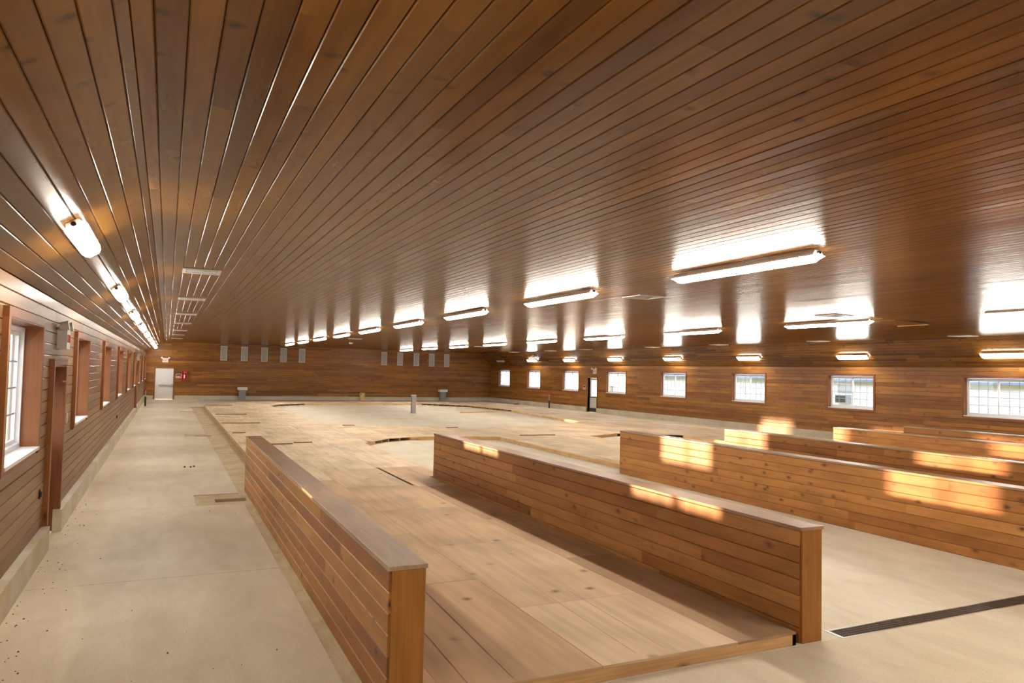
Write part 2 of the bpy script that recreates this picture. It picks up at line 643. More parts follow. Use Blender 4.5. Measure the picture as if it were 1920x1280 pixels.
# ---------------------------------------------------------------- floor
fl = tag(empty('floor'), 'pale concrete floor slab with sawn joints and rough strips', 'floor', kind='structure')
Geo().box(XW - .24, XR + .24, YB - .24, YF + .24, -.4, -.16).obj('ground_slab', 'pit', fl)


def rect_less(rect, holes):
    xs = sorted({rect[0], rect[1]} | {v for h in holes for v in h[:2] if rect[0] < v < rect[1]})
    ys = sorted({rect[2], rect[3]} | {v for h in holes for v in h[2:] if rect[2] < v < rect[3]})
    for a, b in zip(xs, xs[1:]):
        for c, d in zip(ys, ys[1:]):
            mx, my = (a + b) / 2, (c + d) / 2
            if not any(h[0] < mx < h[1] and h[2] < my < h[3] for h in holes):
                yield a, b, c, d


RECESS = [(.50, 1.40, 12.82, 13.88), (.57, 1.40, 25.2, 26.1), (.60, 1.40, 38.3, 39.0)]
SLOTS = [(.81, 1.31, 13.12, 13.42), (.90, 1.36, 25.45, 25.75), (.9, 1.36, 38.5, 38.75)]
DRAIN = (5.42, 22.0, 4.60, 4.79)
WALK_J = [YB, .1, 4.60, 8.60, 12.79, 17.1, 21.4, 25.65, 29.9, 34.2, 38.45, 42.7, 47.0, YF]
for a, b in zip(WALK_J, WALK_J[1:]):
    g = Geo()
    xe = 1.23
    for r in rect_less((XFL - .1, xe, a + .005, b - .005), RECESS):
        g.box(r[0], r[1], r[2], r[3], -.16, 0)
    g.obj('slab', 'slab', fl)
g = Geo()
for r in rect_less((XFL - .1, 1.86, 4.4, YF), SLOTS):
    if r[1] <= 1.86:
        g.box(r[0], r[1], r[2], r[3], -.16, -.014)
g.obj('rough_strip', 'rough', fl)
gx = [1.23, 1.60, 5.42, 9.55, 13.7, 17.85, XFR + .1]
for i in range(1, len(gx) - 1):
    for a, b in zip([4.60] + [4.36 + 4.25 * k for k in range(1, 12)], [4.36 + 4.25 * k for k in range(1, 12)] + [YF + .05]):
        g = Geo()
        for r in rect_less((gx[i] + .003, gx[i + 1] - .003, a + .003, b - .003), [DRAIN, (1.5, 1.87, 14.2, 43.2)]):
            g.box(r[0], r[1], r[2], r[3], -.16, 0)
        g.obj('slab', 'slab2' if b > 5 else 'slab', fl)
for a, b in ((YB, .1), (.1, 4.60)):
    Geo().box(1.23, XFR + .1, a + .003, b + (0 if b > 4 else -.003), -.16, 0).obj('slab', 'slab', fl)
g = Geo()
g.box(1.236, 1.597, 43.2, YF, -.16, 0)
g.obj('slab', 'slab', fl)
g = Geo().box(1.59, 1.87, 14.3, YF, -.16, -.012)
g.obj('rough_strip', 'rough', fl)
Geo().box(1.33, 1.62, 4.63, 14.1, -.16, -.002).obj('footing', 'rough', fl)

# trench drain
td = tag(empty('trench_drain', (5.42, 4.7, 0)), 'long iron grated trench drain crossing the concrete floor', 'drain')
td.location = (0, 0, 0)
Geo().box(DRAIN[0], DRAIN[1], DRAIN[2], DRAIN[3], -.15, -.12).obj('channel', 'dark', td)
g = Geo()
g.box(DRAIN[0], DRAIN[1], DRAIN[2], DRAIN[2] + .012, -.12, .002)
g.box(DRAIN[0], DRAIN[1], DRAIN[3] - .012, DRAIN[3], -.12, .002)
g.box(DRAIN[0], DRAIN[0] + .03, DRAIN[2], DRAIN[3], -.12, .003)
g.obj('frame', 'steel', td)
g = Geo()
for k in range(19):
    g.box(.02 + k * .0262, .029 + k * .0262, .014, .176, -.03, 0)
for yy in (.014, .055, .095, .135, .168):
    g.box(.01, .50, yy, yy + .008, -.028, -.001)
grate_me = g.mesh('grate', 'iron')
k = 0
while DRAIN[0] + .03 + .5 * k < 21.5:
    o = link('grate', grate_me, td)
    o.location = (DRAIN[0] + .03 + .5 * k, DRAIN[2], 0)
    k += 1

# crumbs along the left curb
g = Geo()
for k in range(110):
    y = 5 + random.random() ** 1.3 * 9
    x = XFL + .02 + abs(random.gauss(0, .16))
    if random.random() < .2:
        x = random.uniform(-1.1, 1.1)
    s = random.uniform(.003, .009)
    g.loft([[(x - s, y - s, 0), (x + s, y - s * .7, 0), (x + s * .8, y + s, 0), (x - s * .6, y + s * .8, 0)],
            [(x - s * .4, y - s * .5, s), (x + s * .5, y - s * .3, s * .9), (x + s * .3, y + s * .4, s), (x - s * .3, y + s * .4, s * .8)]])
tag(g.obj('debris', 'dark'), 'dark crumbs of dirt scattered on the walkway along the left curb', 'debris', kind='stuff')
for k, (x, y) in enumerate(((.43, 17.7), (.55, 17.67), (.62, 17.75))):  # black blocks stand in for small dark drain holes in the floor
    g = Geo().box(x - .02, x + .02, y - .05, y + .05, 0, .02)
    tag(g.obj('floor_hole_block', 'dark'), ['leftmost', 'middle', 'rightmost'][k] + ' of three black clods on the walkway, standing in for holes beyond the recess', 'hole_block', 'black clods on the walkway')

# ---------------------------------------------------------------- plywood deck
ZD = .11
OUT = [(1.62, 4.63), (4.90, 4.63), (4.90, 14.2), (5.24, 14.2), (5.27, 21.1), (5.74, 21.65), (6.36, 22.36), (7.16, 22.67), (8.02, 22.72),
       (9.4, 22.5), (10.1, 22.2), (9.92, 14.3), (9.75, 14.2), (9.75, 4.63), (12.5, 4.63), (12.5, 14.2), (13.4, 14.2), (13.4, 21.9), (15.05, 22.7), (16.26, 22.2), (17.2, 21.6),
       (16.75, 14.2), (16.6, 14.2), (16.6, 4.63), (19.05, 4.63), (19.05, 14.2), (21.1, 14.2), (21.15, 44), (20.7, 47.5), (4.9, 47.9), (1.87, 43.2), (1.84, 14.2), (1.62, 14.2)]
HOLE = [(5.25, 42.3), (5.9, 43.9), (7.6, 45.3), (15.08, 45.7), (17.25, 43), (18.0, 38.1), (16.96, 28.6), (15.9, 27.7), (13.34, 26.57), (11, 26.1),
        (9, 26.6), (6.95, 27.2), (6, 28), (5.25, 30), (5.5, 37)]


def inside(p, poly):
    x, y = p
    c = False
    n = len(poly)
    for i in range(n):
        (x0, y0), (x1, y1) = poly[i], poly[(i + 1) % n]
        if (y0 > y) != (y1 > y) and x < (x1 - x0) * (y - y0) / (y1 - y0) + x0:
            c = not c
    return c


def in_deck(p):
    return inside(p, OUT) and not inside(p, HOLE)


deck = tag(empty('plywood_deck'), 'low raised deck of bare plywood sheets with cut-out openings', 'deck')


def sheet(x0, x1, y0, y1, rnd):
    pts = [Vector((x0, y0)), Vector((x1, y0)), Vector((x1, y1)), Vector((x0, y1))]
    edges = [(0, 1), (1, 2), (2, 3), (3, 0)]
    touched = False
    for poly in (OUT, HOLE):
        n = len(poly)
        for i in range(n):
            a, b = poly[i], poly[(i + 1) % n]
            if max(a[0], b[0]) < x0 or min(a[0], b[0]) > x1 or max(a[1], b[1]) < y0 or min(a[1], b[1]) > y1:
                continue
            k = len(pts)
            pts += [Vector(a), Vector(b)]
            edges.append((k, k + 1))
            touched = True
    if not touched:
        if not in_deck(((x0 + x1) / 2, (y0 + y1) / 2)):
            return
        tris = [((x0, y0), (x1, y0), (x1, y1), (x0, y1))]
    else:
        vs, es, fs, *_ = delaunay_2d_cdt(pts, edges, [], 0, 1e-5)
        tris = []
        for f in fs:
            q = [tuple(vs[i]) for i in f]
            cx, cy = sum(a[0] for a in q) / len(q), sum(a[1] for a in q) / len(q)
            if x0 < cx < x1 and y0 < cy < y1 and in_deck((cx, cy)):
                tris.append(q)
    if not tris:
        return
    area = 0
    idx, V, F, E = {}, [], [], {}
    for q in tris:
        f = []
        for p in q:
            k = (round(p[0], 4), round(p[1], 4))
            if k not in idx:
                idx[k] = len(V)
                V.append(k)
            f.append(idx[k])
        s = sum(V[f[i]][0] * V[f[(i + 1) % len(f)]][1] - V[f[(i + 1) % len(f)]][0] * V[f[i]][1] for i in range(len(f))) / 2
        if s < 0:
            f.reverse()
        area += abs(s)
        F.append(f)
        for i in range(len(f)):
            E[(f[i], f[(i + 1) % len(f)])] = 1
    if area < .03:
        return
    n = len(V)
    dz = random.uniform(-.001, .002)
    verts = [(x, y, ZD + dz) for x, y in V] + [(x, y, ZD - .018) for x, y in V]
    uo, vo = random.uniform(0, 60), random.uniform(0, 60)
    faces, uvs = [], []
    for f in F:
        faces.append(f)
        uvs.append([(V[i][1] * .55 + uo, V[i][0] * .16 + vo) for i in f])
        faces.append([i + n for i in reversed(f)])
        uvs.append([(0, 0)] * len(f))
    for (a, b) in E:
        if (b, a) not in E:
            faces.append([b, a, a + n, b + n])
            uvs.append([(uo, vo), (uo + 1, vo), (uo + 1, vo + .02), (uo, vo + .02)])
    G = Geo()
    G.add(verts, faces, uvs, rnd)
    G.obj('plywood_sheet', 'ply', deck)


GAP = .0022
xs = [2.98 + 1.22 * k for k in range(-2, 17)]
for k, x in enumerate(xs):
    x1 = x + 1.22
    if abs(x - 4.2) < .01:
        ys = [4.6, 7.48, 9.92, 13.0, 15.75]
    elif abs(x - 2.98) < .01:
        ys = [4.6, 6.05, 8.49, 10.93, 13.2]
    elif abs(x - 1.76) < .01:
        ys = [4.6, 7.05, 9.3, 11.6, 14.2]
    else:
        ys = [4.6, 4.6 + random.uniform(1.2, 2.4)]
    while ys[-1] < 48:
        ys.append(ys[-1] + 2.44)
    for a, b in zip(ys, ys[1:]):
        r = random.uniform(.42, .66)
        if abs(x - 4.2) < .01 and b < 14:
            r = {4.6: .10, 7.48: .16}.get(a, .12 + random.random() * .06)
            r = .20 if a < 5 else (.28 if a < 9 else .25)
        if a > 14:
            r = random.uniform(.74, .92)
        xa, xb = x, x1
        if abs(x - 2.98) < .01 and b < 15:
            xb = 4.27
        if abs(x - 4.2) < .01 and b < 15.8:
            xa = 4.27
        sheet(xa + GAP, xb - GAP, a + GAP, b - GAP, r)


def edge_boards(poly, skip, ccw_in):
    n = len(poly)
    for i in range(n):
        a, b = Vector(poly[i]), Vector(poly[(i + 1) % n])
        d = (b - a)
        L = d.length
        d.normalize()
        nrm = Vector((d.y, -d.x))          # points out of a ccw polygon
        if not ccw_in:
            nrm = -nrm
        mid = (a + b) / 2
        if in_deck(mid + nrm * .05):
            nrm = -nrm
        if i in skip:                        # open edge: joist ends show
            m = max(2, int(L / .41))
            for k in range(m + 1):
                p = a + d * (L * k / m)
                q = p - nrm * 1.3
                s = Geo()
                dd = -nrm
                s.bar((p.x - d.x * .019 + dd.x * .02, p.y - d.y * .019 + dd.y * .02, ZD - .018), (dd.x, dd.y, 0), (d.x, d.y, 0), (0, 0, 1), 1.3, .038, ZD - .018)
                s.obj('joist', 'rim', deck)
            continue
        g = Geo()
        g.bar((a.x, a.y, .002), (d.x, d.y, 0), (0, 0, 1), (nrm.x, nrm.y, 0), L, ZD - .021, .038)
        g.obj('rim_board', 'rim', deck)


edge_boards(OUT, {5, 6, 18, 19}, True)
edge_boards(HOLE, {0, 1, 3, 4}, False)
for y0, y1, x in ((4.7, 6.6, 1.95), (4.7, 7.2, 2.28), (4.75, 6.9, 3.35), (4.75, 6.4, 3.62)):
    g = Geo().bar((x, y0, ZD + .0034), (.03, 1, 0), (1, 0, 0), (0, 0, 1), y1 - y0, .006, .001)
    g.obj('chalk_line', 'chalk', deck)

# ---------------------------------------------------------------- partitions
PX = [(1.35, 1.60), (4.96, 5.21), (9.46, 9.71), (12.54, 12.79), (16.30, 16.55), (19.10, 19.35)]
PLAB = ['low boarded partition nearest the left walkway, foremost in view', 'low boarded partition on the right edge of the foreground plywood',
        'low boarded partition beside the bare concrete bay with the drain', 'low boarded partition fourth from the walkway with a sunlit far end',
        'low boarded partition fifth from the walkway, near the right wall', 'low boarded partition closest to the right wall']
Y0P, Y1P, HP = 4.64, 14.15, .98
for (x0, x1), lab in zip(PX, PLAB):
    e = tag(empty('partition_wall', ((x0 + x1) / 2, Y0P, 0)), lab, 'partition', 'low boarded partitions')
    e.location = (0, 0, 0)
    Geo().box(x0 + .02, x1 - .02, Y0P + .02, Y1P - .02, 0, HP - .03).obj('core', 'sheath', e)
    for side in (-1, 1):
        z = HP - .03
        while z > .005:
            lo = max(.001, z - PITCHB)
            s = Y0P + (.012 if side < 0 else .012)
            first = True
            while Y1P - s > .03:
                en = s + random.uniform(2.4, 4.9) * (random.uniform(.35, 1) if first else 1)
                first = False
                if Y1P - en < .8:
                    en = Y1P - .012
                X = x0 if side < 0 else x1
                Geo().bar((X, s, lo), (0, 1, 0), (0, 0, 1), (side, 0, 0), en - s - .0015, z - lo - .0035, .019, .006).obj('plank', 'part', e)
                s = en
                if en > Y1P - .03:
                    break
            z -= PITCHB
    for a, b in ((Y0P, 8.3), (8.3, 11.2), (11.2, Y1P)):
        Geo().bar((x0 - .006, a - (.012 if a == Y0P else 0), HP), (0, 1, 0), (1, 0, 0), (0, 0, 1), b - a + (.012 if a == Y0P else 0), x1 - x0 + .012, .028, .002).obj('cap', 'cap', e)
    Geo().bar((x0 + .016, Y0P - .008, 0), (0, 0, 1), (1, 0, 0), (0, -1, 0), HP - .03, x1 - x0 - .022, .02, .002).obj('end_post', 'post', e)
    Geo().bar((x0 + .004, Y1P + .006, 0), (0, 0, 1), (1, 0, 0), (0, 1, 0), HP - .03, x1 - x0 - .008, .02, .002).obj('end_post', 'post', e)


# ---------------------------------------------------------------- windows
def make_window(name, W, H, depth, proud, casing_w, cols):
    """local x along wall, -y into the room, y=0 wall face; opening centred on x, z from 0"""
    e = empty(name)
    h = W / 2
    pr = proud
    Geo().bar((-h - casing_w, -pr, H), (1, 0, 0), (0, 0, 1), (0, -1, 0), W + 2 * casing_w, casing_w, pr).obj('casing', 'trim', e)
    for s in (-1, 1):
        x = -h - casing_w if s < 0 else h
        Geo().bar((x, -pr, -.06), (0, 0, 1), (1, 0, 0), (0, -1, 0), H + .06, casing_w, pr).obj('casing', 'trim', e)
    Geo().bar((-h, -pr * .6, -.085), (1, 0, 0), (0, 0, 1), (0, -1, 0), W, .085, pr * .6).obj('apron', 'trim', e)
    for s in (-1, 1):
        x = -h + .006 if s < 0 else h - .006
        Geo().bar((x, -pr, 0), (0, 0, 1), (0, 1, 0), (-s, 0, 0), H, depth + pr, .018).obj('jamb', 'trim', e)
    Geo().bar((-h, -pr, H - .006), (1, 0, 0), (0, 1, 0), (0, 0, -1), W, depth + pr, .018).obj('jamb', 'trim', e)
    Geo().box(-h, h, -pr - .012, depth, -.02, .012).obj('sill', 'white', e)
    d0, d1 = depth - .05, depth + .03
    g = Geo()
    g.box(-h + .018, h - .018, d0, d1, .012, .06)
    g.box(-h + .018, h - .018, d0, d1, H - .066, H - .018)
    g.box(-h + .018, -h + .062, d0, d1, .06, H - .066)
    g.box(h - .062, h - .018, d0, d1, .06, H - .066)
    g.obj('frame', 'vinyl', e)
    zl, zh = .06, H - .066
    for s in (-1, 1):
        a, b = (-h + .062, .022) if s < 0 else (-.022, h - .062)
        y0 = d0 + (.008 if s < 0 else .042)
        g = Geo()
        g.box(a, b, y0, y0 + .03, zl, zl + .04)
        g.box(a, b, y0, y0 + .03, zh - .04, zh)
        g.box(a, a + .04, y0, y0 + .03, zl + .04, zh - .04)
        g.box(b - .04, b, y0, y0 + .03, zl + .04, zh - .04)
        sash = g.obj('sash', 'vinyl', e)
        Geo().box(a + .04, b - .04, y0 + .013, y0 + .017, zl + .04, zh - .04).obj('pane', 'glass', sash)
        g = Geo()
        for k in range(1, cols):
            x = a + .04 + (b - a - .08) * k / cols
            g.box(x - .009, x + .009, y0 + .004, y0 + .012, zl + .04, zh - .04)
        for k in range(1, 4):
            z = zl + .04 + (zh - zl - .08) * k / 4
            g.box(a + .04, b - .04, y0 + .006, y0 + .012, z - .009, z + .009)
        g.obj('muntins', 'muntin', sash)
    return e


ORD = ['first', 'second', 'third', 'fourth', 'fifth', 'sixth', 'seventh', 'eighth', 'ninth', 'tenth', 'eleventh']
wproto = make_window('window_1', LW_W, LW_Z1 - LW_Z0, .17, .05, .095, 3)
vis = 0
nwin = 1
for i, y in enumerate(LWIN):
    o = wproto if i == 0 else copy_tree(wproto)
    o.name = 'window_%d' % nwin
    nwin += 1
    o.location = (XW, y + .1 + LW_W / 2, LW_Z0)
    o.rotation_euler = (0, 0, math.pi / 2)
    if y < 5:
        lab = 'deep wood cased window on the left wall behind the viewer' if i else 'rearmost deep wood cased window on the left wall'
    else:
        lab = ORD[vis] + ' deep wood cased window visible along the left wall, counted from the near end'
        vis += 1
    tag(o, lab, 'window', 'windows of the left wall', 'structure')
rproto = make_window('window_%d' % nwin, RW_W, RW_Z1 - RW_Z0, .15, .025, .055, 3)
vis = 0
for i, c in enumerate(RWC):
    o = rproto if i == 0 else copy_tree(rproto)
    o.name = 'window_%d' % nwin
    nwin += 1
    o.location = (XR, c, RW_Z0)
    o.rotation_euler = (0, 0, -math.pi / 2)
    if c < 10:
        lab = ('rearmost' if i == 0 else 'next to rearmost') + ' sliding grid window on the right wall, outside the view'
    else:
        lab = ORD[vis] + ' bright sliding grid window on the right wall, counted from the right'
        vis += 1
    tag(o, lab, 'window', 'windows of the right wall', 'structure')

# ---------------------------------------------------------------- doors
d1 = tag(empty('door_1', ((FDOOR[0] + FDOOR[1]) / 2, YF, 0)), 'white steel exit door with push bar in the far wall', 'door', kind='structure')
hw = (FDOOR[1] - FDOOR[0]) / 2
Geo().box(-hw + .04, hw - .04, .02, .065, .012, 2.02).obj('leaf', 'doorw', d1)
g = Geo()
g.box(-hw - .03, -hw + .04, -.02, .15, 0, 2.09)
g.box(hw - .04, hw + .03, -.02, .15, 0, 2.09)
g.box(-hw + .04, hw - .04, -.02, .15, 2.02, 2.09)
g.obj('frame', 'trim', d1)
g = Geo().box(-hw + .25, hw - .06, -.06, -.035, .90, .955)
g.box(hw - .16, hw - .05, -.07, .02, .86, 1.0)
g.box(-hw + .25, -hw + .31, -.035, .02, .91, .945)
g.obj('push_bar', 'steel', d1)

d2 = tag(empty('door_2', (XR, (RDOOR[0] + RDOOR[1]) / 2, 0), -math.pi / 2), 'white half glazed exit door in the right wall', 'door', kind='structure')
hw = (RDOOR[1] - RDOOR[0]) / 2
g = Geo()
g.box(-hw, hw, .14, .18, .012, .95)
g.box(-hw, -hw + .14, .14, .18, .95, 2.03)
g.box(hw - .14, hw, .14, .18, .95, 2.03)
g.box(-hw + .14, hw - .14, .14, .18, 1.9, 2.03)
leaf = g.obj('leaf', 'doorw', d2)
Geo().box(-hw + .14, hw - .14, .155, .165, .95, 1.9).obj('pane', 'glass', d2)
Geo().box(-hw + .03, hw - .03, .09, .135, .012, .25).obj('door_mat_block', 'dark', d2)
g = Geo()
g.box(-hw - .075, -hw, -.03, .2, 0, 2.12)
g.box(hw, hw + .075, -.03, .2, 0, 2.12)
g.box(-hw, hw, -.03, .2, 2.04, 2.12)
g.obj('casing', 'trim', d2)
Geo().box(-hw + .08, hw - .08, .07, .1, .86, .92).obj('push_bar', 'dark', d2)

for n, (a, b) in enumerate(LDOORS):
    hw = (b - a) / 2
    d = tag(empty('door_%d' % (3 + n), (XW, (a + b) / 2, 0), math.pi / 2),
            ['deep wood cased doorway in the left wall under the nearer exit sign', 'far wood cased doorway in the left wall under the distant exit sign'][n], 'door', kind='structure')
    for s in (-1, 1):
        x = -hw - .09 if s < 0 else hw
        Geo().bar((x, -.055, 0 if s > 0 else .29), (0, 0, 1), (1, 0, 0), (0, -1, 0), 2.29 if s > 0 else 2.0, .09, .055).obj('casing', 'trim', d)
        x = -hw + .008 if s < 0 else hw - .008
        Geo().bar((x, -.055, 0), (0, 0, 1), (0, 1, 0), (-s, 0, 0), 2.2, .28, .02).obj('jamb', 'trim', d)
    Geo().bar((-hw, -.055, 2.2), (1, 0, 0), (0, 0, 1), (0, -1, 0), 2 * hw, .09, .055).obj('casing', 'trim', d)
    Geo().bar((-hw, -.055, 2.192), (1, 0, 0), (0, 1, 0), (0, 0, -1), 2 * hw, .28, .02).obj('jamb', 'trim', d)
    g = Geo()
    g.box(-hw + .02, hw - .02, .19, .23, .012, 1.2)
    g.box(-hw + .02, -hw + .17, .19, .23, 1.2, 2.18)
    g.box(hw - .17, hw - .02, .19, .23, 1.2, 2.18)
    g.box(-hw + .17, hw - .17, .19, .23, 1.95, 2.18)
    g.obj('leaf', 'doorw', d)
    Geo().box(-hw + .17, hw - .17, .205, .215, 1.2, 1.95).obj('pane', 'glass', d)
    Geo().box(hw - .36, hw - .02, -.06, -.03, 1.985, 2.005).obj('latch_ledge', 'trim', d)
    Geo().box(-hw + .05, hw - .05, .12, .16, .9, .95).obj('push_bar', 'steel', d)


# ---------------------------------------------------------------- exit signs
exit_me = text_mesh('EXIT', .15, .003)
exit_me.materials.append(MAT['signred'])


def exit_sign(loc, rz, label, depth=.06):
    e = tag(empty('exit_sign', loc, rz), label, 'exit sign', 'exit signs')
    Geo().box(-.17, .17, -depth, 0, -.13, .13).obj('case', 'white', e)
    t = link('lettering', exit_me, e)
    t.rotation_euler = (math.pi / 2, 0, 0)
    t.location = (0, -depth - .002, 0)
    g = Geo().box(-.22, .22, -.05, -.01, .13, .155)
    g.obj('lamp_bar', 'white', e)
    for s in (-1, 1):
        g = Geo().cyl((s * .21, -.03, .155), (s * .21, -.13, .175), .05, 14, .06)
        g.obj('lamp_head', 'white', e)
    return e


exit_sign((-.13, YF, 2.52), 0, 'white exit sign with red letters above the far white door')
exit_sign((XR, 37.05, 2.42), -math.pi / 2, 'exit sign with twin lamps above the glazed right wall door')
exit_sign((XW, 11.05, 2.55), math.pi / 2, 'exit sign with twin lamp heads on the left wall between first windows', .11)
exit_sign((XW, 37.9, 2.55), math.pi / 2, 'exit sign far down the left wall above the distant doorway', .11)

# fire extinguishers and notices
e = tag(empty('fire_extinguisher', (1.03, YF, 1.25)), 'red fire extinguisher in its red holder on the far wall', 'extinguisher')
g = Geo().box(-.17, .17, -.03, 0, 0, .62)
g.box(-.17, -.13, -.16, -.03, 0, .62)
g.box(.13, .17, -.16, -.03, 0, .62)
g.box(-.13, .13, -.16, -.03, 0, .03)
g.obj('holder', 'red', e)
g = Geo().cyl((0, -.1, .04), (0, -.1, .42), .075, 16)
g.cyl((0, -.1, .42), (0, -.1, .49), .075, 16, .025)
g.obj('cylinder', 'red', e)
g = Geo().box(-.045, .045, -.178, -.172, .14, .36)
g.obj('label_plate', 'white', e)
g = Geo().box(-.03, .09, -.115, -.085, .49, .52)
g.box(-.02, .02, -.12, -.08, .52, .57)
g.obj('valve', 'steel', e)


def notice(loc, rz, label):
    e = tag(empty('safety_notice', loc, rz), label, 'notice', 'safety notices')
    Geo().box(-.17, .17, -.012, 0, -.13, .13).obj('board', 'white', e)
    Geo().box(-.14, .14, -.016, -.012, .03, .105).obj('black_band', 'blackp', e)
    Geo().box(-.14, .14, -.016, -.012, -.10, .03).obj('red_panel', 'signred', e)
    g = Geo()
    for k in range(3):
        g.box(-.10, .10 - .03 * k, -.018, -.016, -.01 - k * .035, .005 - k * .035)
    g.obj('print', 'white', e)


notice((.70, YF, 1.53), 0, 'black and red safety notice left of the red extinguisher holder')
notice((XR, 38.25, 1.45), -math.pi / 2, 'small red and black safety notice beside the glazed right wall door')

# wall outlets
for k, (y, z) in enumerate(((10.03, .72), (24.2, .70))):
    e = tag(empty('wall_outlet', (XW, y, z), math.pi / 2), ['dark open outlet box low on the left wall before the doorway', 'dark open outlet box low on the left wall further along'][k], 'outlet', 'outlet boxes')
    Geo().box(-.03, .03, -.012, .0, -.055, .055).obj('box', 'blackp', e)
    Geo().box(-.05, .0, -.03, -.012, -.03, .03).obj('wire_end', 'blackp', e)
e = tag(empty('switch_plate', (XW, 12.25, 1.45), math.pi / 2), 'pale switch plate beside the left doorway', 'switch')
Geo().box(-.035, .035, -.01, 0, -.075, .075).obj('plate', 'white', e)
Geo().box(-.012, .012, -.02, -.01, -.03, .03).obj('toggle', 'white', e)


# ---------------------------------------------------------------- lights
def tube_fixture(L, W, H, clips):
    """local: x along fixture, z=0 at the surface it hangs from, body below"""
    e = empty('light_fixture')
    a = L / 2
    g = Geo()
    g.loft([[(-a, -W * .30, 0), (-a, W * .30, 0), (-a, W * .5, -H * .55), (-a, -W * .5, -H * .55)],
            [(a, -W * .30, 0), (a, W * .30, 0), (a, W * .5, -H * .55), (a, -W * .5, -H * .55)]])
    g.obj('housing', 'housing', e)
    rings = []
    for x, s, b in ((-a - .02, .98, .0), (-a + .02, 1.0, .35), (-a + .07, .92, 1.0), (a - .07, .92, 1.0), (a - .02, 1.0, .35), (a + .02, .98, .0)):
        zt = -H * .55
        zb = zt - .01 - H * .45 * b
        rings.append([(x, -W * .52, zt), (x, W * .52, zt), (x, W * .46 * s, zt - (zt - zb) * .65), (x, W * .28 * s, zb), (x, -W * .28 * s, zb), (x, -W * .46 * s, zt - (zt - zb) * .65)])
    g = Geo().loft(rings)
    g.obj('diffuser', 'lit', e)
    cm = Geo().box(-.012, .012, -W * .53, W * .53, -H * .66, -H * .42).mesh('clip', 'white')
    for k in range(clips):
        c = link('clip', cm, e)
        c.location = (-a + L * (k + .5) / clips, 0, 0)
    for s in (-1, 1):
        g = Geo().cyl((s * a, 0, -H * .25), (s * (a + .03), 0, -H * .25), .02, 10)
        g.obj('end_plug', 'blackp', e)
    return e


def place_on(o, pos, along, normal):
    z = -Vector(normal)
    x = Vector(along)
    y = z.cross(x)
    m = Matrix((x, y, z)).transposed().to_4x4()
    m.translation = pos
    o.matrix_world = m
    o.rotation_mode = 'XYZ'


FIXA = [-2.3, 2.2, 7.10, 11.84, 16.53, 21.20, 25.85, 30.5, 35.3, 40.0, 44.7]
FIXB = [-2.4, 2.6, 7.66, 12.74, 17.79, 22.75, 27.68, 32.62, 37.5, 42.4, 47.2]
lp = tube_fixture(2.48, .165, .115, 6)
first = True
for row, X, ys in (('above the first open bay', 6.5, FIXA), ('over the right half of the hall', 14.42, FIXB)):
    for i, y in enumerate(ys):
        o = lp if first else copy_tree(lp)
        first = False
        tag(o, (ORD[i - 2] if i > 1 else ['rearmost', 'last but one'][i]) + ' long lit light ' + row + (', from the near end' if i > 1 else ', behind the viewer'), 'ceiling light', 'long ceiling lights ' + row)
        place_on(o, (X, y, zc(X) - .022), (0, 1, 0), (0, 0, -1))
sp = tube_fixture(1.25, .17, .12, 4)
first = True
for i in range(10):
    y = 7.36 + 5.42 * (i - 1)
    o = sp if first else copy_tree(sp)
    first = False
    A, d, n, ln = SL
    lab = 'short lit light on the left slope just behind the viewer' if i == 0 else ORD[i - 1] + ' short lit light down the left slope, from the near end'
    tag(o, lab, 'wall light', 'short lights on the left slope')
    place_on(o, A + d * .655 + Vector((0, y, 0)) + n * .004, (0, 1, 0), n)
YRS = [3.0, 8.2, 13.42, 18.72, 23.96, 29.18, 34.3, 39.4, 44.5, 49.7]
A, d, n, ln = SR
for i, y in enumerate(YRS):
    o = copy_tree(sp)
    lab = ('short lit light on the right slope outside the view, ' + ['rearmost', 'nearer'][i]) if i < 2 else ORD[i - 2] + ' short light along the right ceiling slope, counted from the right'
    if i == 9:
        lab = 'unlit short light at the far end of the right ceiling slope'
        for c in o.children:
            if c.name.startswith('diffuser'):
                c.data = c.data.copy()
                c.data.materials[0] = MAT['unlit']
    tag(o, lab, 'wall light', 'short lights on the right slope')
    place_on(o, A + d * (ln * .43) + Vector((0, y, 0)) + n * .004, (0, 1, 0), n)


